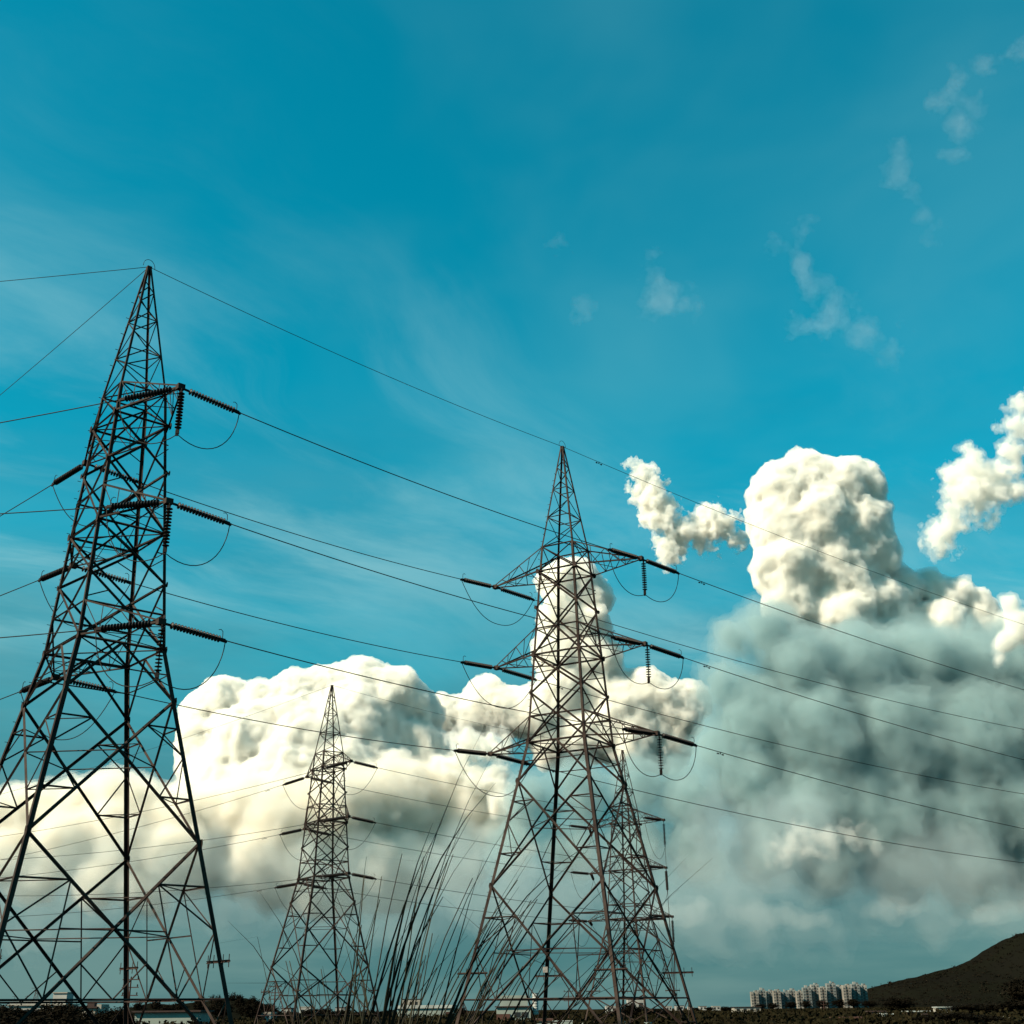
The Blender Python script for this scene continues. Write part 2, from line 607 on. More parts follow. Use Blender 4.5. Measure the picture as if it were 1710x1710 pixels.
DISC = lathe('disc', [(-.073, .026), (-.030, .036), (-.026, .052), (-.006, .142), (.010, .150), (.013, .118), (.016, .05), (.030, .030), (.073, .026)])
DISC.materials.append(M['porcelain'])
DISC.polygons.foreach_set('use_smooth', [True] * len(DISC.polygons))
ND, PITCHD = 16, .146
LINK = .42
SLEN = LINK + ND * PITCHD + .25
STRING_FAR = lathe('string_far', [p for i in range(ND) for p in ((LINK + i * PITCHD, .05), (LINK + i * PITCHD + .05, .165), (LINK + i * PITCHD + .08, .16), (LINK + i * PITCHD + .10, .05))], 8)
STRING_FAR.materials.append(M['porcelain'])
HORN = tube('horn', [(0, 0, 0), (.02, 0, .18), (.0, 0, .36), (-.10, 0, .42), (-.2, 0, .38)], .016, 5)
HORN.materials.append(M['fitting'])
LINKM = boxes('link', [(0, .18, -.05, .05, -.02, .02), (.10, LINK, -.02, .02, -.05, .05)])
LINKM.materials.append(M['fitting'])
CLAMP = boxes('clamp', [(0, .25, -.05, .05, -.06, .06), (.04, .34, -.025, .025, -.09, .03)])
CLAMP.materials.append(M['fitting'])


def string(start, direction, label, group, detail=True, horn=True, nd=ND, lk=LINK):
    d = Vector(direction).normalized()
    root = empty('insulator_string', start)
    root.rotation_euler = d.to_track_quat('X', 'Z').to_euler()
    tag(root, label, 'insulator', group)
    link('link', LINKM, None, root).scale.x = lk / LINK
    if detail:
        for i in range(nd):
            o = link('disc', DISC, None, root)
            o.location = (lk + (i + .5) * PITCHD, 0, 0)
    else:
        link('disc_stack', STRING_FAR, None, root)
    o = link('clamp', CLAMP, None, root)
    o.location = (lk + nd * PITCHD - .02, 0, 0)
    if horn:
        o = link('arcing_horn', HORN, None, root)
        o.location = (lk + nd * PITCHD + .08, 0, 0)
    return Vector(start) + d * (lk + nd * PITCHD + .25)


damper_me = None


def damper(parent, p, d):
    global damper_me
    if damper_me is None:
        damper_me = boxes('damper', [(-.20, .20, -.010, .010, -.115, -.10), (-.25, -.14, -.03, .03, -.14, -.075), (.14, .25, -.03, .03, -.14, -.075), (-.02, .02, -.02, .02, -.11, .03)])
        damper_me.materials.append(M['fitting'])
    o = link('vibration_damper', damper_me, None, parent)
    o.location = p
    o.rotation_euler = Vector(d).to_track_quat('X', 'Z').to_euler()


def wire(name, pts, r, label, group, cat='wire', n=5):
    return tag(link(name, tube(name, pts, r, n), M['wire'], None, True), label, cat, group)


def sagline(a, b, sag, n=18):
    a, b = Vector(a), Vector(b)
    return [a.lerp(b, i / n) - Vector((0, 0, 4 * sag * (i / n) * (1 - i / n))) for i in range(n + 1)]


GS = 'insulator strings on the pylons'
GW = 'conductors of the power line'
GJ = 'jumper loops under the arms'
SIDE12 = {1: 'hanging-string', -1: 'bare'}
SIDE34 = {1: 'hill-side', -1: 'off-hill'}
ends = {}
CR, ER, JR = .024, .016, .022


def side_name(k, sx):
    return (SIDE12 if k < 3 else SIDE34)[sx]


# span between the two tall pylons, and between the two far ones
for ka, kb in ((1, 2), (3, 4)):
    det = ka == 1
    for sx in (1, -1):
        for j in range(3):
            a, b = arm_tip[(ka, sx, j)], arm_tip[(kb, sx, j)]
            dv = (b - a).normalized()
            la = string(a, dv + Vector((0, 0, -.05)), f'brown disc string on {LEV[j]} {side_name(ka, sx)} arm of {TN[ka]}, towards {TN[kb]}'.replace('the ', ''), GS, det)
            lb = string(b, -dv + Vector((0, 0, -.05)), f'brown disc string on {LEV[j]} {side_name(kb, sx)} arm of {TN[kb]}, towards {TN[ka]}'.replace('the ', ''), GS, det)
            ends[(ka, sx, j, 'f')] = la
            ends[(kb, sx, j, 'b')] = lb
            wire('conductor', sagline(la, lb, .28), CR, f'dark conductor joining {LEV[j]} {side_name(ka, sx)} arms of {TN[ka]} and {TN[kb]}'.replace('the ', ''), GW)


def outgoing(k, sx, j, az, target, kk, length, key, where, end_detail, with_damper=False):
    """string and conductor leaving an arm along azimuth az (degrees from the view axis) through a sighted point"""
    a = arm_tip[(k, sx, j)]
    h = Vector((math.sin(R(az)), math.cos(R(az)), 0))
    n = Vector((h.y, -h.x, 0))
    rr = ray(*target)
    o = Vector((0, 0, EYE))
    t = (a - o).dot(n) / rr.dot(n)
    T = o + rr * t
    s1 = (T - a).dot(h)
    m = (T.z - a.z - kk * s1 * s1) / s1
    d0 = (h + Vector((0, 0, m + kk * SLEN))).normalized()
    p0 = string(a, d0, f'brown disc string on {LEV[j]} {side_name(k, sx)} arm of {TN[k]}, {where}'.replace('the ', ''), GS, end_detail)
    ends[(k, sx, j, key)] = p0
    s0 = (p0 - a).dot(h)
    off = p0.z - (a.z + m * s0 + kk * s0 * s0)
    pts = []
    for i in range(31):
        s = s0 + (length - s0) * (i / 30) ** 1.3
        pts.append(a + h * s + Vector((0, 0, m * s + kk * s * s + off * max(0, 1 - (s - s0) / 6))))
    w_ = wire('conductor', pts, CR, f'dark conductor leaving {LEV[j]} {side_name(k, sx)} arm of {TN[k]}, {where}'.replace('the ', ''), GW)
    if with_damper:
        s = s0 + 1.9
        damper(w_, a + h * s + Vector((0, 0, m * s + kk * s * s + off * (1 - 1.9 / 6))), d0)


# tall pylons
for j, ty in enumerate((1152, 1269, 1384)):
    outgoing(2, 1, j, 55, (1710, ty), .0009, 150, 'f', 'running on over the hill', True, True)
for j, ty in enumerate((1218, 1326, 1441)):
    outgoing(2, -1, j, 55, (1710, ty), .0009, 150, 'f', 'running on over the hill', True, True)
for j, ty in enumerate((706, 858, 1065)):
    outgoing(1, 1, j, -72, (0, ty), .0012, 120, 'b', 'leaving past the white houses', True)
for j, ty in enumerate((862, 995, 1168)):
    outgoing(1, -1, j, -50, (0, ty), .0010, 140, 'b', 'leaving past the white houses', True)
# far pylons
for j, ty in enumerate((1397, 1436, 1496)):
    outgoing(3, 1, j, -66, (0, ty), .0012, 150, 'b', 'leaving past the white houses', False)
for j, ty in enumerate((1436, 1466, 1532)):
    outgoing(3, -1, j, -66, (0, ty), .0012, 150, 'b', 'leaving past the white houses', False, True)
for j, (tx, ty) in enumerate(((1119, 1560), (1122, 1590), (1128, 1620))):
    outgoing(4, 1, j, 8.2, (tx, ty), .0004, 260, 'f', 'running on over the open plain', False)
for j, (tx, ty) in enumerate(((1040, 1560), (1046, 1590), (1060, 1625))):
    outgoing(4, -1, j, 8.2, (tx, ty), .0004, 260, 'f', 'running on over the open plain', False)

# hanging jumper strings and jumper loops
for k in (1, 2, 3, 4):
    X, Y, Z, rot_ = TOW[k]
    for sx in (1, -1):
        for j in range(3):
            a, b = ends[(k, sx, j, 'b')], ends[(k, sx, j, 'f')]
            tip = arm_tip[(k, sx, j)]
            if sx > 0 and k < 3:
                hang = tip + Vector((.16 * math.cos(rot_), -.16 * math.sin(rot_), -.12))
                e = string(hang, (0, 0, -1), f'brown disc string hanging straight down from {LEV[j]} arm of {TN[k]}'.replace('the ', ''), GS, True, False, 12, .16)
                def half_loop(end):
                    hv_ = Vector((e.x - end.x, e.y - end.y, 0))
                    dz = end.z - e.z
                    c = (end, end + Vector((0, 0, -dz * .85)) + hv_ * .04, e - hv_ * .50 + Vector((0, 0, -.75)), e)
                    return [c[0] * (1 - t) ** 3 + c[1] * 3 * t * (1 - t) ** 2 + c[2] * 3 * t * t * (1 - t) + c[3] * t ** 3 for t in [i / 14 for i in range(15)]]
                pts = half_loop(a) + half_loop(b)[::-1][1:]
            else:
                pts = []
                lo = 2.3 if k < 3 else 2.6
                for i in range(25):
                    t = i / 24
                    p = a.lerp(b, t)
                    pts.append(p - Vector((0, 0, lo * (1 - abs(2 * t - 1) ** 2.3))))
            wire('jumper_wire', pts, JR, f'slack jumper loop under {LEV[j]} {side_name(k, sx)} arm of {TN[k]}'.replace('the ', ''), GJ)

# earth wires
pk = {k: Vector((TOW[k][0], TOW[k][1], TOW[k][2] + .03)) for k in TOW}
GE = 'earth wires at the peaks'


def earth_to(k, az, target, kk, length, label):
    a = pk[k]
    h = Vector((math.sin(R(az)), math.cos(R(az)), 0))
    n = Vector((h.y, -h.x, 0))
    rr = ray(*target)
    o = Vector((0, 0, EYE))
    T = o + rr * ((a - o).dot(n) / rr.dot(n))
    s1 = (T - a).dot(h)
    m = (T.z - a.z - kk * s1 * s1) / s1
    pts = [a + h * s + Vector((0, 0, m * s + kk * s * s)) for s in [length * (i / 28) ** 1.3 for i in range(29)]]
    w_ = wire('earth_wire', pts, ER, label, GE)
    s = 3.0
    if k == 2:
        damper(w_, a + h * s + Vector((0, 0, m * s + kk * s * s)), h + Vector((0, 0, m)))


wire('earth_wire', sagline(pk[1], pk[2], .35), ER, 'thin earth wire strung between the peaks of the two tall pylons', GE)
wire('earth_wire', sagline(pk[3], pk[4], .6), ER, 'thin earth wire strung between the peaks of the two far pylons', GE)
earth_to(2, 55, (1710, 1043), .0008, 150, 'thin earth wire from wide-armed pylon peak running on over hill')
earth_to(1, -84, (0, 470), .0006, 120, 'upper, nearly level branch of the earth wire fork at fork-wired pylon')
earth_to(1, -52, (0, 660), .0010, 140, 'steeper branch of the earth wire fork at fork-wired pylon')
earth_to(3, -66, (430, 1190), .0010, 150, 'thin earth wire from cloud-backed pylon peak leaving past white houses')
earth_to(4, 8.2, (1090, 1500), .0004, 260, 'thin earth wire from far overlapped pylon peak over the plain')
for k in (1, 2):
    c = pk[k]
    rr = .30
    hx = Vector((math.sin(.8), math.cos(.8), 0))
    pts = [c + hx * (rr * 1.0 * math.cos(R(a))) + Vector((0, 0, .02 + rr * 1.25 * math.sin(R(a)))) for a in range(-8, 189, 14)]
    wire('peak_loop', pts, .014, f'small wire hoop arched over the peak of {TN[k]}', GE)

# ------------------------------------------------------------------ foreground reeds
rng = random.Random(11)


def blade_mesh(base, lean_az, lean, height, width, droop, kink=None):
    """tapering grass blade, folded along its midrib, bending over towards its tip"""
    n = 11
    h = Vector((math.sin(lean_az), math.cos(lean_az), 0))
    side = Vector((h.y, -h.x, 0))
    p = Vector(base)
    ang = lean
    v, f = [], []
    seg = height / n
    for i in range(n + 1):
        t = i / n
        w = width * (1 - t ** 2.2) + .0006
        up = Vector((0, 0, 1)) * math.sin(ang) * -1
        fold = (h * math.cos(ang) - Vector((0, 0, 1)) * math.sin(ang)) * w * .5
        v += [p + side * w - fold, p + fold, p - side * w - fold]
        ang = lean + droop * t ** 2.4
        if kink and t >= kink[0]:
            ang += kink[1]
        p = p + (h * math.sin(ang) + Vector((0, 0, 1)) * math.cos(ang)) * seg
    for i in range(n):
        a = i * 3
        f += [(a, a + 1, a + 4, a + 3), (a + 1, a + 2, a + 5, a + 4)]
    return mesh('blade', v, f)


def reed_clump(px, D, nst, nbl, spread, az0, azs, lean0, leans, h0, h1, label, extra=()):
    c = at(px, 1690, D)
    root = empty('reed_clump', (c.x, D, 0))
    tag(root, label, 'reeds', 'tall reeds growing beside the path')
    for i in range(nst):
        b = (rng.gauss(0, spread), rng.gauss(0, spread), 0)
        az = az0 + rng.gauss(0, azs)
        ln = max(.01, rng.gauss(lean0, leans))
        hh = rng.uniform(h0, h1)
        h = Vector((math.sin(az), math.cos(az), 0))
        pts, rad = [], []
        p, a = Vector(b), ln * .6
        bend = rng.uniform(0, .5)
        for k in range(9):
            t = k / 8
            pts.append(p.copy())
            rad.append(.0062 * (1 - .70 * t))
            a = ln * (.6 + .8 * t * t) + bend * t ** 3
            p = p + (h * math.sin(a) + Vector((0, 0, 1)) * math.cos(a)) * hh / 8
        link('stalk', tube('stalk', pts, .005, 4, rad), M['reed'] if rng.random() < .6 else M['straw'], root, True)
    for i in range(nbl):
        b = (rng.gauss(0, spread), rng.gauss(0, spread), rng.uniform(0, .5))
        az = az0 + rng.gauss(0, azs * 1.2)
        kink = (rng.uniform(.55, .8), rng.uniform(.9, 1.9)) if rng.random() < .22 else None
        me = blade_mesh(b, az, max(.01, rng.gauss(lean0, leans)), rng.uniform(h0 * .75, h1 * .98), rng.uniform(.006, .0115), rng.uniform(.25, 1.2), kink)
        link('leaf_blade', me, M['reed'] if rng.random() < .65 else M['straw'], root, True)
    for b, az, ln, hh, wd_, dr, kk in extra:
        link('leaf_blade', blade_mesh(b, az, ln, hh, wd_, dr, kk), M['reed'], root, True)
    return root


RT = math.pi / 2
reed_clump(585, 6.0, 15, 26, .11, RT, .5, .13, .06, 1.9, 2.5, 'upright clump of tall dark reeds before the pale warehouse',
           [((.02, 0, 0), RT, .07, 3.08, .0085, .50, None), ((.05, 0, .1), RT, .09, 2.85, .008, .5, None), ((.0, .05, 0), RT, .06, 2.66, .0075, .40, None), ((.06, .05, 0), RT, .12, 2.75, .0075, .6, None),
            ((-.08, 0, 0), RT, .035, 2.62, .0055, .10, (.84, 1.55)), ((.04, .1, 0), RT, .19, 2.55, .006, .5, None), ((.1, .1, 0), RT, .22, 2.5, .006, .45, None)])
reed_clump(600, 5.8, 10, 20, .14, RT, .3, .32, .075, 1.9, 2.4, 'leaning clump of reeds bent over towards the wide-armed pylon',
           [((0, 0, 0), RT, .46, 2.85, .007, .55, None), ((.05, 0, 0), RT, .42, 2.75, .0065, .5, None), ((.1, 0, 0), RT, .38, 2.6, .0065, .65, None), ((.1, 0, 0), RT, .30, 2.45, .006, .9, None)])
reed_clump(600, 6.4, 5, 12, .14, -RT, .6, .07, .06, 1.75, 2.05, 'thin clump of reeds in front of the cloud-backed pylon',
           [((0, 0, 0), -RT, .10, 2.25, .0055, .2, (.80, 1.3)), ((-.1, 0, 0), -RT, .16, 2.3, .0055, .2, (.83, 1.4)), ((-.1, 0, 0), -RT, .05, 2.2, .005, .2, (.85, -2.0))])
reed_clump(640, 7.4, 10, 16, .28, RT, .9, .10, .08, 1.65, 1.95, 'short dense reeds behind the upright clump')

# ------------------------------------------------------------------ trees and bushes
def crown_mesh(seed, nclump, leaves, lsz, flat=1.0):
    r = np.random.default_rng(seed)
    v, f = [], []
    for i in range(nclump):
        while True:
            c = r.uniform(-1, 1, 3)
            q = c[0] ** 2 + c[1] ** 2 + c[2] ** 2
            if q < 1 and q > .12 * r.random():
                break
        c = c * np.array([.5, .5, .5 * flat]) * (1 + .25 * r.normal())
        cr = r.uniform(.08, .2)
        for k in range(leaves):
            p = c + r.normal(size=3) * cr * .55
            a = r.normal(size=3)
            a /= np.linalg.norm(a)
            b = np.cross(a, r.normal(size=3))
            b /= np.linalg.norm(b) + 1e-6
            s = lsz * r.uniform(.6, 1.4)
            n0 = len(v)
            v += [p - a * s, p + b * s * .5, p + a * s, p - b * s * .5]
            f.append((n0, n0 + 1, n0 + 2, n0 + 3))
    v = np.array(v)
    v[:, 2] -= v[:, 2].min()
    v[:, 2] /= v[:, 2].max()
    return mesh('crown', v.tolist(), f)


CROWN = [crown_mesh(s, 120, 34, .05) for s in range(4)]
CROWN2 = [c.copy() for c in CROWN]
for c in CROWN:
    c.materials.append(M['leaf'])
for c in CROWN2:
    c.materials.append(M['leafg'])


def tree(px, D, topy, wpx, label, cat='tree', group=None, base=.12, green=False, name=None):
    top = at(px, topy, D)
    mpp = D / FOC * 1.02
    w, h = wpx * mpp, top.z
    root = empty(name or ('tree' if cat == 'tree' else 'bush'), (top.x, D, 0), rng.uniform(0, 6))
    tag(root, label, cat, group)
    c = link('crown', rng.choice(CROWN2 if green else CROWN), None, root)
    c.location = (0, 0, h * base)
    c.scale = (w, w, h * (1 - base))
    pts = [(0, 0, -.2), (.02 * h, 0, h * .25), (-.02 * h, .01 * h, h * .5), (.03 * h, 0, h * .8)]
    t = link('trunk', tube('trunk', pts, .1, 6, [.05 * h, .035 * h, .025 * h, .008 * h]), M['bark'], root, True)
    for s in (-1, 1):
        link('limb', tube('limb', [pts[1], (s * w * .18, .05 * w, h * .5), (s * w * .3, .1 * w, h * .75)], .03, 5, [.022 * h, .014 * h, .005 * h]), M['bark'], t, True)
    return root


GB = 'dark bushes below the white houses'
for px, D, ty, wp in ((-25, 95, 1668, 70), (12, 88, 1674, 62), (45, 92, 1682, 56), (78, 86, 1680, 54), (106, 84, 1671, 54), (134, 86, 1682, 48),
                      (96, 110, 1676, 60), (60, 115, 1688, 50), (168, 90, 1688, 44), (190, 100, 1680, 44), (206, 106, 1684, 36), (125, 70, 1690, 60), (60, 66, 1694, 70), (10, 64, 1692, 70)):
    tree(px, D, ty, wp, 'dark leafy bush growing below the white houses', 'bush', GB, .02)
for px, D, ty, wp in ((232, 320, 1671, 16), (262, 322, 1667, 18), (300, 320, 1670, 20), (335, 318, 1663, 18), (362, 322, 1660, 16), (388, 325, 1656, 17), (402, 318, 1657, 15), (424, 322, 1662, 18), (452, 320, 1675, 20), (280, 305, 1676, 26), (370, 300, 1672, 30), (420, 300, 1676, 34)):
    tree(px, D, ty, wp, 'small dark tree growing on the wooded mound', 'tree', 'trees on the wooded mound', .05)
tree(1497, 300, 1664, 44, 'round dark tree standing alone between the huts and the hill')
tree(1704, 240, 1630, 48, 'tall dark tree at the foot of the hill, taller than its neighbours', base=.2)
for px, D, ty, wp in ((1610, 250, 1677, 44), (1638, 255, 1674, 48), (1668, 245, 1675, 46), (1700, 235, 1668, 54), (1730, 240, 1664, 60)):
    tree(px, D, ty, wp, 'low dark tree in the row at the foot of the hill', 'tree', 'row of trees at the foot of the hill', .05)
for px, D, ty, wp in ((1595, 120, 1689, 60), (1560, 125, 1692, 44), (1640, 118, 1694, 50)):
    tree(px, D, ty, wp, 'broad dark bush in front of the row of trees', 'bush', 'bushes before the tree row', .02)
for px, D, ty, wp in ((1052, 230, 1674, 26), (1072, 235, 1680, 22), (1036, 228, 1682, 20), (1090, 300, 1684, 26), (1110, 300, 1685, 20)):
    tree(px, D, ty, wp, 'dark tree beyond the feet of the wide-armed pylon', 'tree', 'trees beyond the pylons', .08)
for px, D, ty, wp in ((1212, 480, 1680, 14), (1290, 900, 1674, 14), (1320, 900, 1672, 16), (1345, 880, 1670, 14), (1372, 900, 1669, 16), (1400, 900, 1668, 18), (1425, 880, 1667, 18), (1450, 860, 1670, 22), (1270, 900, 1676, 14), (1185, 600, 1681, 12), (1160, 640, 1682, 14)):
    tree(px, D, ty, wp, 'small dark tree below the distant apartment blocks', 'tree', 'trees below the apartments', .04)
for px, D, ty, wp in ((545, 260, 1682, 22), (520, 280, 1684, 24), (575, 270, 1685, 26), (490, 250, 1688, 24), (650, 300, 1685, 20), (620, 280, 1686, 30), (930, 220, 1686, 20), (770, 330, 1681, 16)):
    tree(px, D, ty, wp, 'low dark tree on the plain behind the reeds', 'tree', 'trees on the plain', .04)

# scrub covering the plain and the hillside: too much to count
def scrub(name, label, pts, mat, seed):
    r = np.random.default_rng(seed)
    P = np.repeat(np.array(pts, float), 16, axis=0)
    n, s = len(P), P[:, 3:4]
    c = P[:, :3] + r.normal(size=(n, 3)) * s * np.array([.45, .45, .18]) + s * np.array([0, 0, .28])
    a = r.normal(size=(n, 3))
    a = a / np.linalg.norm(a, axis=1, keepdims=True) * s * .24
    b = np.cross(a, r.normal(size=(n, 3)))
    b = b / (np.linalg.norm(b, axis=1, keepdims=True) + 1e-6) * s * .16
    v = np.stack([c - a, c + b, c + a, c - b], axis=1).reshape(-1, 3)
    f = np.arange(n * 4).reshape(-1, 4).tolist()
    return tag(link(name, mesh(name, v.tolist(), f), mat), label, 'scrub', kind='stuff')


nr = np.random.default_rng(5)
pts = []
for i in range(5200):
    y = 40 * (18 ** nr.random())
    x = (nr.random() - .5) * y * 1.05
    pts.append((x, y, 0, min(1.5, (.35 + .9 * nr.random()) * (.5 + y / 260))))
scrub('field_scrub', 'low brown-green scrub and weeds covering the plain', pts, M['leafg'], 1)
pts = []
hx = np.array([p[0] for p in hillprof])
hz = np.array([p[1] for p in hillprof])
hill_me = bpy.data.objects['hill'].data
hv = np.empty(len(hill_me.vertices) * 3)
hill_me.vertices.foreach_get('co', hv)
hv = hv.reshape(-1, 3)
hv = hv[(hv[:, 1] < 2010) & (hv[:, 2] > 1.5)]
for i in nr.choice(len(hv), min(5200, len(hv)), replace=False):
    x, y, z = hv[i]
    pts.append((x + nr.normal() * 3, y + nr.normal() * 3, z - .4, 1.6 + 4.2 * nr.random() ** 3))
scrub('hillside_scrub', 'dark low scrub dotting the hillside', pts, M['leaf'], 2)

# ------------------------------------------------------------------ buildings
def part(name, lst, mat, parent):
    return link(name, boxes(name, lst), mat, parent)


def house(px0, px1, topy, D, dep, wall, roof, label, cat='house', name='house', wins=(), door=None, roofh=.25, over=.3, group=None, rz=0.):
    a, b = at(px0, topy, D), at(px1, topy, D)
    w, h = b.x - a.x, (a.z + b.z) / 2
    root = empty(name, ((a.x + b.x) / 2, D, 0), rz)
    tag(root, label, cat, group)
    part('wall', [(-w / 2, w / 2, 0, dep, -.3, h - roofh)], wall, root)
    part('roof', [(-w / 2 - over, w / 2 + over, -over, dep + over, h - roofh + .003, h)], roof, root)
    for x0, x1, z0, z1 in wins:
        fr = part('window', [(-w / 2 + x0 * w - .06, -w / 2 + x1 * w + .06, -.05, -.003, z0 * h - .06, z1 * h + .06)], wall, root)
        part('pane', [(-w / 2 + x0 * w, -w / 2 + x1 * w, -.07, -.053, z0 * h, z1 * h)], M['glass'], fr)
    if door:
        part('door', [(-w / 2 + door[0] * w, -w / 2 + door[1] * w, -.05, -.003, -.1, door[2] * h)], M['rust'], root)
    return root, w, h


hA, w_, h_ = house(16, 108, 1677, 262, 8, M['white'], M['cream'], 'white flat-roofed house with a stair room standing on its roof', wins=((.08, .18, .45, .75), (.28, .38, .45, .75), (.5, .6, .45, .75)), door=(.42, .47, .5))
part('stair_room', [(w_ * .24, w_ * .49, 1, 5, h_ + .003, h_ + 2.0)], M['white'], hA)
part('stair_room_roof', [(w_ * .23, w_ * .50, .8, 5.2, h_ + 2.003, h_ + 2.2)], M['cream'], hA)
part('parapet', [(-w_ * .5, w_ * .23, .0, .25, h_ + .003, h_ + .55)], M['white'], hA)
mast = empty('roof_mast', (at(49, 1680, 262).x, 265, h_))
tag(mast, 'small lattice aerial mast standing on the white house roof', 'mast')
for s, t in ((-1, -1), (1, -1), (1, 1), (-1, 1)):
    link('mast_leg', tube('mast_leg', [(s * .5, t * .5, 0), (s * .08, t * .08, 3.0)], .05, 4), M['rust'], mast)
for i in range(4):
    w0 = .5 - .42 * i / 4
    link('mast_brace', tube('mast_brace', [(-w0, -w0, i * .75), (w0 * .8, -w0 * .8, (i + 1) * .75)], .035, 4), M['rust'], mast)
link('mast_bar', tube('mast_bar', [(-1.1, 0, 3.05), (.35, 0, 3.0)], .04, 4), M['rust'], mast)
for x in (14, 35, 66):
    a = at(x, 1680, 262)
    pl = empty('roof_pole', (a.x, 264.5, h_))
    tag(pl, 'thin aerial pole standing on the white house roof', 'pole', 'aerial poles on the white house')
    link('pole', tube('pole', [(0, 0, 0), (.1, 0, 1.7)], .035, 4), M['rust'], pl)
    link('aerial_bar', tube('aerial_bar', [(-.4, 0, 1.5), (.5, 0, 1.55)], .025, 4), M['rust'], pl)
hB, w_, h_ = house(125, 160, 1681, 235, 7, M['cream'], M['roof'], 'cream house with a dark roof slab and a water tank beside the white house', wins=((.1, .3, .5, .75), (.6, .8, .5, .75)))
part('water_tank', [(-w_ * .1, w_ * .25, 2, 3.6, h_ + .003, h_ + .9)], M['roof'], hB)
part('annex', [(w_ * .5 + .003, w_ * .72, .5, 5, -.3, h_ * 1.12)], M['cream'], hB)
house(226, 331, 1687.5, 200, 8, M['slab'], M['roof'], 'long pale blank shed wall in front of the wooded mound', 'shed', 'shed', roofh=.22, over=.5)
house(664, 757, 1678.5, 400, 14, M['slab'], M['metalroof'], 'long pale warehouse with a light sheet roof behind the reeds', 'warehouse', 'warehouse', roofh=.9, over=.4, wins=((.12, .17, .1, .3), (.32, .37, .1, .3)), door=(.86, .99, .42))
house(672, 702, 1668, 900, 16, M['cream'], M['roof'], 'dim far building rising above the warehouse roof', 'building', 'building', wins=((.1, .25, .6, .8), (.4, .55, .6, .8), (.7, .85, .6, .8)))
hE, w_, h_ = house(829, 886, 1680, 200, 6, M['slab'], M['roof'], 'pale building with a ribbed tank tower and a brown lower front', 'building', 'building', roofh=.15, over=.25, wins=((.52, .70, .30, .62), (.74, .92, .30, .62)))
part('brown_front', [(-w_ * .5, -w_ * .1, -.12, -.004, -.1, h_ * .52)], M['tile'], hE)
part('upper_room', [(-w_ * .4, w_ * .42, .8, 4.5, h_ + .003, h_ + 1.5)], M['slab'], hE)
tk = link('ribbed_tank', lathe('ribbed_tank', [(i * .18, .42 + .05 * (i % 2)) for i in range(18)], 14), M['metalroof'], hE)
tk.rotation_euler = (0, -math.pi / 2, 0)
tk.location = (w_ * .5 + .75, 1.2, h_ * .45)
house(897, 922, 1701, 120, 3, M['slab'], M['tile'], 'low hut with a dark red roof at the foot of the wide-armed pylon', 'hut', 'hut', roofh=.2, over=.1)
house(924, 956, 1704.5, 118, 2.2, M['slab'], M['metalroof'], 'low white water trough wall beside the red-roofed hut', 'wall', 'low_wall', roofh=.06, over=.03)
house(1226, 1270, 1681, 520, 7, M['cream'], M['roof'], 'low cream house with a dark roof out on the plain', wins=((.08, .2, .25, .65), (.34, .46, .25, .65), (.6, .72, .25, .65), (.82, .94, .25, .65)))
for i, (a, b, ty, D, wl, rf, txt) in enumerate((
        (1450, 1478, 1688, 260, 'tile', 'roof', 'brick hut with a dark roof beside the lone round tree'),
        (1476, 1490, 1692, 240, 'white', 'metalroof', 'narrow white-walled hut below the lone round tree'),
        (1516, 1552, 1688, 280, 'tile', 'metalroof', 'long brick hut with a pale roof behind the lone round tree'),
        (1566, 1600, 1681, 330, 'cream', 'metalroof', 'cream hut with a white sheet roof below the hill'),
        (1541, 1562, 1693, 230, 'white', 'roof', 'small white hut with a dark roof before the hill'),
        (1678, 1716, 1697, 190, 'tile', 'metalroof', 'brick hut with a bright sheet roof before the row of trees'),
        (1400, 1440, 1698, 170, 'tile', 'tile', 'low broken brick wall crossing the scrub'))):
    house(a, b, ty, D, 4, M[wl], M[rf], txt, 'hut' if i < 6 else 'wall', 'hut' if i < 6 else 'brick_wall', wins=((.2, .35, .3, .7), (.62, .78, .3, .7)) if i < 6 else (), roofh=.2, over=.2)
for i, (a, b, ty, D) in enumerate(((1112, 1122, 1680, 900), (1128, 1142, 1679, 1000), (1150, 1158, 1681, 900), (1168, 1180, 1680, 1100), (1190, 1203, 1680, 950), (1048, 1078, 1668, 700), (1012, 1030, 1680, 600), (470, 486, 1683, 500), (500, 520, 1681, 600), (560, 576, 1682, 700), (436, 452, 1690, 300))):
    house(a, b, ty, D, 8, M['white'], M['roof' if i % 2 else 'cream'], 'tiny pale house far out on the hazy plain', 'house', 'house', roofh=.4, over=.1, wins=((.15, .4, .3, .7), (.6, .85, .3, .7)), group='tiny houses on the plain')

# apartment blocks: floors, window columns and dark balcony recesses
D_AP = 1500.


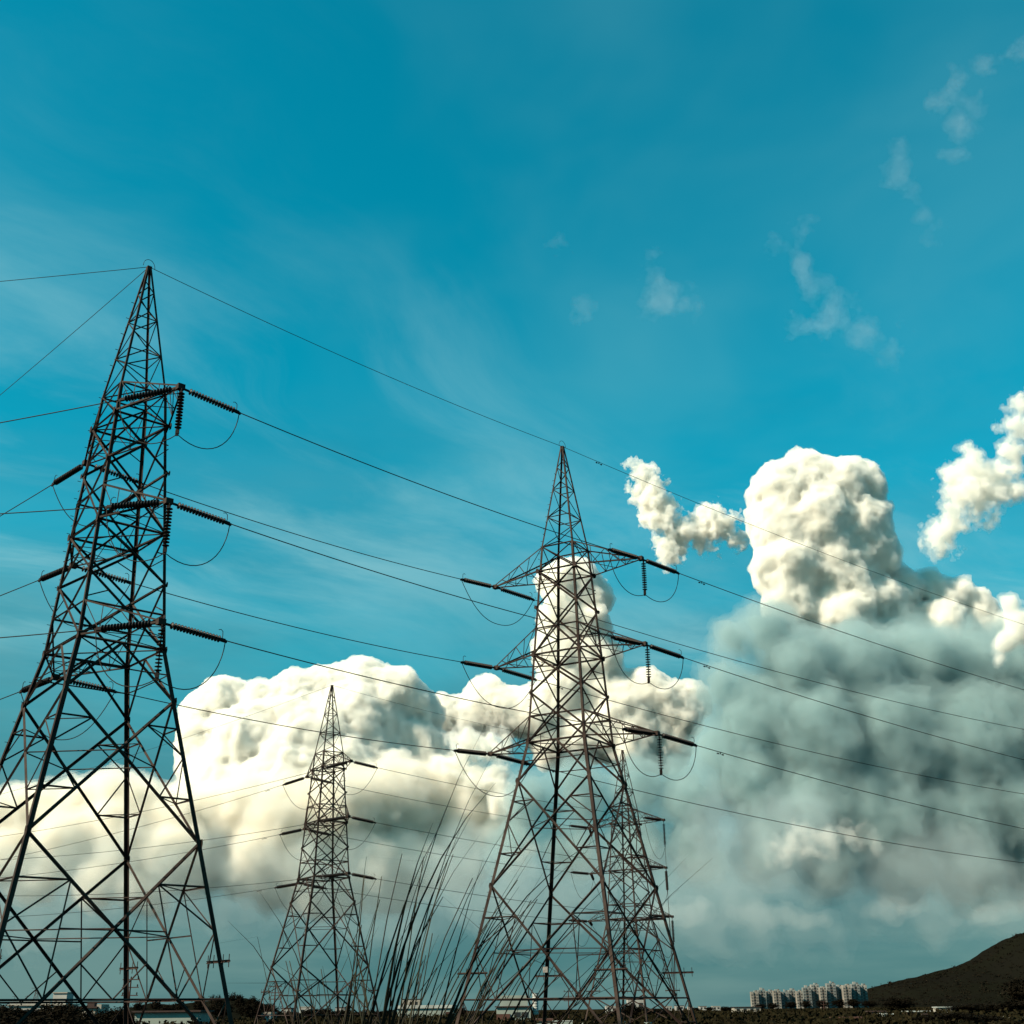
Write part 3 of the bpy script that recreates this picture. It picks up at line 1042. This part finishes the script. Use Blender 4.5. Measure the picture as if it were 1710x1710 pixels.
def apartment(x0, x1, topy, dy, first, label, idx):
    a, b = at(x0, topy, D_AP + dy), at(x1, topy, D_AP + dy)
    w, h = b.x - a.x, a.z
    root = empty('apartment_block', ((a.x + b.x) / 2, D_AP + dy, 0), R(-3))
    tag(root, label, 'apartments', 'apartment blocks below the hill')
    d = 11.
    part('wall', [(-w / 2, -w * .16, 0, d, -1, h), (w * .16, w / 2, 0, d, -1, h), (-w * .16 + .01, w * .16 - .01, 1.6, d - .2, -1, h - .8)], M[('apart', 'apartb', 'apartc')[(idx * 7 + 1) % 3]], root)
    part('roof_room', [(-w * (.22 if idx % 2 else .05), w * (.1 if idx % 3 else .3), 3.5, 8, h + .003, h + (1.2, 2.4, 1.7)[idx % 3])], M['apart'], root)
    part('water_tank', [(w * .2, w * .38, 3, 5, h + .003, h + 1.5)], M['apart2'], root)
    nf = int(h / 3.05)
    for k in range(nf):
        z = .6 + k * 3.05
        for x, ww in ((-.42, .09), (-.28, .07), (.24, .07), (.38, .09)):
            link('window', box_shared(round(ww * w, 1), 1.45), None, root).location = (x * w, -.06, z + 1.)
        bal = link('balcony', box_shared2(round(.30 * w, 1)), None, root)
        bal.location = (0, .75, z)
    return root


bx_cache = {}


def box_shared(w, h):
    k = ('w', w, h)
    if k not in bx_cache:
        bx_cache[k] = boxes('window', [(-w / 2, w / 2, -.05, .055, 0, h)])
        bx_cache[k].materials.append(M['glass'])
    return bx_cache[k]


def box_shared2(w):
    k = ('b', w)
    if k not in bx_cache:
        bx_cache[k] = boxes('balcony', [(-w / 2, w / 2, -.7, .7, 0, .16), (-w / 2, w / 2, -.7, -.6, .163, 1.0)])
        bx_cache[k].materials.append(M['apart2'])
    return bx_cache[k]


APL = [(1254, 1266, 1656), (1266.5, 1278, 1653), (1280, 1291, 1655), (1291.5, 1303, 1654), (1304, 1317, 1656), (1317.5, 1328, 1653), (1330, 1340, 1655),
       (1341, 1354, 1649), (1354.5, 1367, 1644), (1369, 1379, 1649), (1380.5, 1395, 1642), (1396, 1407, 1647), (1407.5, 1420, 1645), (1422, 1435, 1643), (1435.5, 1447, 1645)]
for i, (a, b, ty) in enumerate(APL):
    nth = ('first', 'second', 'third', 'fourth', 'fifth', 'sixth', 'seventh', 'eighth')
    apartment(a, b, ty, (i % 3) * 9 + (0 if i < 7 else 20), i < 7,
              f'{nth[6 - i]} shorter pale apartment block counted from the taller ones' if i < 7 else f'{nth[14 - i]} taller pale apartment block counted from the hill slope', i)

# ------------------------------------------------------------------ utility poles
def utility_pole(px, topy, D, label):
    t = at(px, topy, D)
    root = empty('utility_pole', (t.x, D, 0))
    tag(root, label, 'pole', 'utility poles on the plain')
    link('post', tube('post', [(0, 0, -.3), (0, 0, t.z)], .11, 8, [.14, .08]), M['rust'], root)
    for i, z in enumerate((.12, .95, 1.8)):
        b = link('cross_bar', boxes('cross_bar', [(-.95, .95, -.05, .05, t.z - z - .05, t.z - z + .05)]), M['rust'], root)
        for x in (-.8, 0, .8) if i == 0 else (-.8, .8):
            link('pin_insulator', tube('pin_insulator', [(x, -.0, t.z - z + .053), (x, 0, t.z - z + .16), (x, 0, t.z - z + .34)], .05, 6, [.03, .09, .05]), M['porcelain'], b)


utility_pole(219, 1634, 150, 'utility pole with three cross bars behind the fork-wired pylon leg')
utility_pole(460, 1646, 190, 'utility pole with three cross bars at foot of the cloud-backed pylon')
utility_pole(949, 1655, 260, 'slim utility pole on the plain beyond the wide-armed pylon')
utility_pole(1375, 1672, 420, 'short far utility pole below the apartment blocks')

# ------------------------------------------------------------------ clouds
def cloud_material(name, density, color=(1, 1, 1), aniso=0.):
    m = bpy.data.materials.new(name)
    m.use_nodes = True
    t = m.node_tree
    t.nodes.remove(t.nodes['Principled BSDF'])
    pv = t.nodes.new('ShaderNodeVolumePrincipled')
    pv.inputs['Density'].default_value = density
    pv.inputs['Color'].default_value = (*color, 1)
    pv.inputs['Anisotropy'].default_value = aniso
    t.links.new(pv.outputs[0], t.nodes['Material Output'].inputs['Volume'])
    return m


def shells(name, lst, color=(1, 1, 1)):
    """nested bodies of droplets, thin at the rim and thick inside: (depth below the rim in sighted pixels, density)"""
    return [(d, cloud_material(f'{name}_{i}', q, color)) for i, (d, q) in enumerate(lst)]


def cloud(name, label, blobs, Y, shell, res=3.12, seed=0, billow=1.0, fine=1.0, bsize=75., warp_a=50., erode=0., soft=16., rough=.55, bd=3., ns=42., aw=1.):
    """cloud body: lobes given as (px, py, radius, depth) become metres at distance Y, are merged into one field,
    broken up by cell noise and closed with fine skins"""
    mpp = Y / FOC * 1.04
    lob = []
    for px, py, r, dy in blobs:
        lob.append((at(px, py, Y + dy * mpp), r))
    mn = [min(p[i] - (r * 1.12 + 16) * mpp for p, r in lob) for i in range(3)]
    mx = [max(p[i] + (r * 1.12 + 16) * mpp for p, r in lob) for i in range(3)]
    c = Vector([(mn[i] + mx[i]) / 2 for i in range(3)])
    vox = res * mpp
    n = [max(8, int((mx[i] - mn[i]) / vox)) for i in range(3)]
    ng = bpy.data.node_groups.new('cloud_builder', 'GeometryNodeTree')
    ng.interface.new_socket('Geometry', in_out='OUTPUT', socket_type='NodeSocketGeometry')
    G = NB(ng)
    L = ng.links
    pos = G.new('GeometryNodeInputPosition').outputs[0]
    p_px = G.vm('ADD', G.vm('SCALE', pos, s=1 / mpp), (seed * 917.3, seed * 331.1, seed * 77.7))

    def voro(vec, scale, detail, rough):
        v = G.new('ShaderNodeTexVoronoi', feature='F1')
        v.normalize = True
        v.inputs['Scale'].default_value = scale
        v.inputs['Detail'].default_value = detail
        v.inputs['Roughness'].default_value = rough
        v.inputs['Lacunarity'].default_value = 2.2
        L.new(vec, v.inputs['Vector'])
        return v.outputs['Distance']

    nz = G.noise(p_px, 1 / 95, 4, .55, col=True)
    wp = G.vm('SCALE', G.vm('SUBTRACT', nz, (.5, .5, .5)), s=warp_a)
    wpos = G.vm('ADD', pos, G.vm('SCALE', wp, s=mpp))
    acc = None
    for q, r in lob:
        v = G.m('SUBTRACT', r, G.m('MULTIPLY', G.vm('DISTANCE', wpos, tuple(q - c), out=1), 1 / mpp))
        acc = v if acc is None else G.m('SMOOTH_MAX', acc, v, soft)
    b = G.m('MULTIPLY', G.m('SUBTRACT', .40, voro(G.vm('ADD', p_px, wp), 1 / bsize, bd, .55)), 84 * billow)
    b2 = G.m('MULTIPLY', G.m('SUBTRACT', G.noise(p_px, 1 / ns, 6, rough), .5 + erode), 62 * fine)
    acc = G.m('MULTIPLY', acc, aw)
    f = G.m('ADD', acc, G.m('ADD', b, b2))
    vc = G.new('GeometryNodeVolumeCube')
    L.new(f, vc.inputs['Density'])
    vc.inputs['Background'].default_value = -1
    vc.inputs['Min'].default_value = [mn[i] - c[i] for i in range(3)]
    vc.inputs['Max'].default_value = [mx[i] - c[i] for i in range(3)]
    for i, a in enumerate('XYZ'):
        vc.inputs['Resolution ' + a].default_value = n[i]
    jn = G.new('GeometryNodeJoinGeometry')
    for d, mat in reversed(shell):
        v2m = G.new('GeometryNodeVolumeToMesh')
        L.new(vc.outputs[0], v2m.inputs[0])
        v2m.inputs['Threshold'].default_value = d
        sm = G.new('GeometryNodeSetMaterial')
        L.new(v2m.outputs[0], sm.inputs[0])
        sm.inputs['Material'].default_value = mat
        L.new(sm.outputs[0], jn.inputs[0])
    out = G.new('NodeGroupOutput')
    L.new(jn.outputs[0], out.inputs[0])
    tmp = bpy.data.objects.new('tmp', bpy.data.meshes.new('tmp'))
    COL.objects.link(tmp)
    tmp.modifiers.new('g', 'NODES').node_group = ng
    dg = bpy.context.evaluated_depsgraph_get()
    me = bpy.data.meshes.new_from_object(tmp.evaluated_get(dg))
    bpy.data.objects.remove(tmp)
    bpy.data.node_groups.remove(ng)
    me.name = name
    o = link(name, me)
    o.location = c
    print('CLOUD', label, n, len(me.polygons), [m and m.name for m in me.materials])
    return tag(o, label, 'cloud')


CM = dict(
    bright=shells('cumulus', [(0, .028), (5, .085)], (.998, .984, .950)),
    soft=shells('soft_cumulus', [(0, .010), (6, .035)], (1, .985, .95)),
    warm=shells('warm_cumulus', [(0, .0045), (8, .011), (20, .024)], (.990, .963, .910)),  # dimmer, warmer light on the lower banks is put into the albedo
    grey=shells('grey_cloud', [(0, .0026), (12, .0060), (30, .0160)], (.54, .68, .695)),  # shade over this mass is painted in by a low grey albedo
    halo=shells('thin_cloud_painted_shade', [(0, .0008), (16, .0011)], (.68, .78, .80)),  # lowered colour stands in for shade from the clouds above
    dim=shells('dim_cumulus', [(0, .004), (6, .008)], (.96, .94, .90)),
    streak=shells('cloud_streak', [(0, .0016), (6, .0016)], (.93, .95, .93)),
    wisp=shells('thin_wisp', [(0, .00045), (7, .0006)]),
)
C_HEAD = [(1305, 812, 48, 0), (1345, 800, 50, 8), (1398, 812, 50, 12), (1430, 815, 44, 15), (1308, 880, 56, 5), (1360, 880, 72, 10), (1425, 880, 62, 20), (1320, 950, 62, 10), (1390, 950, 74, 25), (1455, 930, 46, 35),
          (1320, 1010, 50, 15), (1390, 1030, 64, 30), (1450, 1010, 62, 45), (1500, 990, 42, 55), (1545, 985, 34, 60), (1590, 1000, 34, 65), (1630, 1020, 34, 70), (1650, 1060, 36, 70), (1480, 1070, 54, 40), (1570, 1050, 50, 50)]
cloud('cumulus_cloud', 'towering bright cumulus head rising above the grey cloud mass', C_HEAD, 5250, CM['bright'], seed=1, res=2.64, billow=.66, bsize=96, warp_a=40, fine=.48, ns=24, rough=.68, bd=4.)
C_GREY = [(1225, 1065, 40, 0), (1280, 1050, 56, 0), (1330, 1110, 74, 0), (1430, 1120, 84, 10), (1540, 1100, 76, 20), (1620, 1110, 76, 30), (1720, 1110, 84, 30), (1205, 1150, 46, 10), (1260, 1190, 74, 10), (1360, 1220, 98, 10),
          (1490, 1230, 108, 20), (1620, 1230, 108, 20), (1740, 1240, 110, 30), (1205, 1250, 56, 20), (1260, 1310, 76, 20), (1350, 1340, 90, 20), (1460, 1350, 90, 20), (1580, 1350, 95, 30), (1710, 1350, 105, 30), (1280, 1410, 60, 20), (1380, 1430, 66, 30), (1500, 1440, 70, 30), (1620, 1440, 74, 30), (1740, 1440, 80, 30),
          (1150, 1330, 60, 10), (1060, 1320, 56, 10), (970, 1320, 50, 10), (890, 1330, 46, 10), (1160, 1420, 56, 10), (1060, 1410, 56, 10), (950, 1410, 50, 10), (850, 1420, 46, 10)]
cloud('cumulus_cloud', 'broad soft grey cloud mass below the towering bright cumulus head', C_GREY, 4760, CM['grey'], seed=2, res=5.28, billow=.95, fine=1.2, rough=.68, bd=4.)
cloud('cloud_veil', 'thin grey veil trailing under the broad grey cloud mass', [(x, 1480 + 26 * math.sin(x * .023), 60 + 16 * math.sin(x * .017), 0) for x in range(780, 1860, 74)] + [(x, 1545 + 12 * math.sin(x * .011), 34, 0) for x in range(900, 1860, 60)] + [(1215, 1400, 70, 0), (1330, 1400, 80, 0)],
      4400, CM['halo'], seed=12, res=7.20, billow=.9, fine=1.8, warp_a=80)
C_CREAM = [(345, 1196, 38, 10), (385, 1174, 44, 0), (440, 1180, 42, -10), (490, 1170, 46, 5), (548, 1160, 48, 15), (600, 1154, 48, 25), (650, 1162, 46, 30), (690, 1190, 38, 35), (350, 1250, 52, -5), (420, 1250, 72, -30), (510, 1240, 78, -15), (600, 1225, 78, 15), (670, 1245, 56, 30),
           (380, 1315, 62, -35), (470, 1320, 78, -50), (560, 1310, 76, -25), (640, 1300, 64, 5), (712, 1275, 42, 28)]
cloud('cumulus_cloud', 'great cream cumulus heap standing behind the cloud-backed pylon', C_CREAM, 5600, CM['bright'], seed=3, res=2.82, billow=.8, bsize=104, warp_a=46, fine=.46, ns=24, rough=.68, bd=4.)
cloud('cumulus_cloud', 'hazy warm lower half of the great cream cumulus heap',
      [(330, 1340, 48, -20), (400, 1360, 72, -60), (480, 1375, 82, -70), (570, 1365, 84, -60), (650, 1350, 76, -30), (720, 1335, 50, 0), (350, 1420, 52, -50), (430, 1440, 60, -80), (520, 1445, 64, -80), (600, 1440, 64, -70), (680, 1430, 58, -40), (740, 1400, 44, -10), (770, 1340, 40, 0), (800, 1390, 42, 0), (775, 1440, 38, 0), (560, 1490, 36, -60), (660, 1485, 36, -40), (460, 1490, 34, -60)],
      5500, CM['warm'], seed=31, res=4.08, billow=1.05, bsize=100, fine=.9, warp_a=60, bd=4., rough=.62)
C_LOW = [(-60, 1400, 60, 0), (15, 1365, 44, 0), (70, 1345, 40, 0), (120, 1345, 42, 0), (180, 1330, 44, 0), (235, 1335, 42, 0), (285, 1365, 50, 0), (20, 1420, 54, -15), (110, 1410, 60, -15), (200, 1405, 62, -15), (285, 1430, 54, -20), (60, 1470, 38, -20), (160, 1475, 40, -20), (250, 1475, 40, -20)]
cloud('cumulus_cloud', 'lower cream cumulus bank seen between the legs of the fork-wired pylon', C_LOW, 5200, CM['warm'], seed=4, res=4.08, billow=.95, bsize=90, fine=.8, bd=4., rough=.62)
cloud('cloud_veil', 'thin grey veil trailing below the cream cumulus heap', [(x, 1510 + 22 * math.sin(x * .021), 46 + 12 * math.sin(x * .013), -60) for x in range(-60, 860, 62)] + [(x, 1450 + 18 * math.sin(x * .03), 50, -80) for x in range(-40, 820, 80)],
      4900, CM['halo'], seed=13, res=7.20, billow=.9, fine=1.6, warp_a=80)
cloud('cumulus_cloud', 'narrow white cumulus column glowing behind the wide-armed pylon',
      [(x, y, r + 8, d) for x, y, r, d in [(935, 978, 28, 0), (965, 975, 28, 0), (990, 1000, 24, 5), (940, 1030, 34, 0), (980, 1045, 32, 5), (935, 1095, 34, 0), (985, 1105, 34, 5), (940, 1155, 38, 0), (990, 1160, 36, 10), (900, 1190, 36, 0), (850, 1185, 30, 10), (815, 1165, 28, 20), (785, 1200, 26, 20), (745, 1195, 20, 20),
       (1035, 1180, 38, 0), (1075, 1160, 32, 0), (1110, 1185, 32, 5), (1160, 1172, 16, 5), (1140, 1200, 24, 5), (1055, 1240, 40, 0), (980, 1225, 40, 0), (1110, 1245, 34, 10), (930, 1240, 30, 0)]],
      6200, CM['bright'], seed=5, res=2.88, billow=.62, bsize=80, warp_a=40, fine=.46, ns=24, rough=.68, bd=4.)
cloud('cumulus_cloud', 'small bright cloud patch behind the bottom bare arm of the wide-armed pylon',
      [(x, y, r + 5, d) for x, y, r, d in [(755, 1285, 16, 0), (785, 1300, 18, 0), (815, 1308, 24, 0), (838, 1335, 24, 0), (858, 1368, 14, 0), (872, 1415, 13, 0), (868, 1432, 10, 0), (822, 1250, 18, 0), (780, 1245, 16, 0)]], 5400, CM['soft'], seed=6, res=2.52, billow=.4, bsize=50, warp_a=46, fine=1.1, soft=14, ns=30, rough=.66, aw=.6)
cloud('cumulus_cloud', 'small ragged white cloud drifting beside the towering bright head',
      [(1066, 790, 17, 0), (1078, 815, 22, 0), (1095, 842, 23, 0), (1115, 866, 21, 0), (1132, 886, 18, 0), (1118, 912, 15, 0), (1112, 928, 11, 0), (1150, 892, 13, 0), (1170, 884, 20, 0), (1192, 872, 22, 0), (1212, 884, 18, 0), (1228, 890, 11, 0), (1185, 902, 14, 0)], 5700, CM['bright'], seed=7, res=2.28, billow=.36, bsize=50, warp_a=50, fine=1.1, soft=12, ns=26, rough=.74, aw=.50)
cloud('cumulus_cloud', 'ragged cream cloud floating clear above the grey mass over the hill',
      [(x, y, r + 4, d) for x, y, r, d in [(1618, 765, 20, 0), (1598, 790, 19, 0), (1635, 790, 26, 0), (1620, 825, 30, 0), (1655, 830, 24, 0), (1640, 855, 18, 0), (1595, 865, 16, 0), (1575, 885, 13, 0), (1570, 910, 12, 0), (1690, 760, 15, 0), (1700, 785, 13, 0), (1672, 790, 14, 0), (1690, 820, 14, 0)]], 4400, CM['soft'], seed=8, res=2.28, billow=.36, bsize=50, warp_a=56, fine=1.05, soft=12, ns=24, rough=.72, aw=.52)
cloud('cumulus_cloud', 'white cloud scrap high above the ragged cream cloud',
      [(1700, 680, 18, 0), (1695, 712, 18, 0), (1720, 720, 24, 0), (1725, 670, 18, 0)], 4300, CM['soft'], seed=9, res=2.40, billow=.36, bsize=46, warp_a=40, fine=1.1, soft=12, ns=28, rough=.66, aw=.6)
cloud('cumulus_cloud', 'bright little cumulus heads topping the grey mass over the hill',
      [(1690, 1010, 16, 0), (1700, 1040, 22, 0), (1680, 1075, 20, 0), (1672, 1100, 12, 0), (1725, 1050, 26, 0)], 4300, CM['soft'], seed=10, res=2.64, billow=.4, bsize=46, fine=.9, soft=8)
cloud('cumulus_cloud', 'faint lit cloud ridge low inside the grey mass',
      [(1290, 1416, 10, 0), (1320, 1412, 15, 0), (1350, 1406, 18, 0), (1385, 1410, 16, 0), (1415, 1398, 12, 0), (1450, 1400, 9, 0)], 4250, CM['dim'], seed=14, res=2.88, billow=.4, bsize=46, fine=1.0, soft=10, ns=26, aw=.42, rough=.7)
cloud('cloud_veil', 'pale thin cloud streak lying low over the hill', [(x, 1524 + 7 * math.sin(x * .02), 13 + 5 * math.sin(x * .035), 0) for x in range(1090, 1800, 26)], 4200, CM['streak'], seed=15, res=3.84, billow=.3, fine=.8, aw=.7, warp_a=40)
GWI = 'thin wisps high in the blue sky'
for i, bl in enumerate((
        [(1600, 130, 18, 0), (1575, 165, 22, 0), (1620, 175, 18, 0), (1600, 215, 20, 0), (1590, 250, 16, 0), (1645, 105, 10, 0), (1695, 90, 22, 0)],
        [(1498, 245, 8, 0), (1495, 295, 14, 0), (1525, 320, 18, 0), (1540, 350, 10, 0), (1562, 390, 11, 0)],
        [(1335, 390, 14, 0), (1285, 420, 11, 0), (1340, 430, 20, 0), (1360, 480, 28, 0), (1390, 530, 30, 0), (1340, 540, 20, 0), (1440, 560, 28, 0), (1490, 585, 22, 0)],
        [(1088, 470, 20, 0), (1100, 500, 26, 0), (1150, 505, 17, 0), (1095, 428, 9, 0)],
        [(930, 405, 12, 0), (940, 408, 8, 0)], [(968, 512, 14, 0), (975, 535, 9, 0)])):
    tag(cloud('cloud_wisp', ['pale torn wisp highest in the blue sky', 'narrow wisp trailing down below the highest torn wisp', 'long pale wisp slanting down towards the bright cumulus head', 'small pale tuft of cloud above the wide-armed pylon', 'tiny faint scrap of wisp farther from the head than the tuft', 'faint upright scrap of wisp beside the small pale tuft'][i],
              bl, 3800, CM['wisp'], seed=20 + i, res=3.36, billow=.25, bsize=60, fine=1.25, warp_a=90, ns=44, rough=.68, aw=.5), group=GWI)
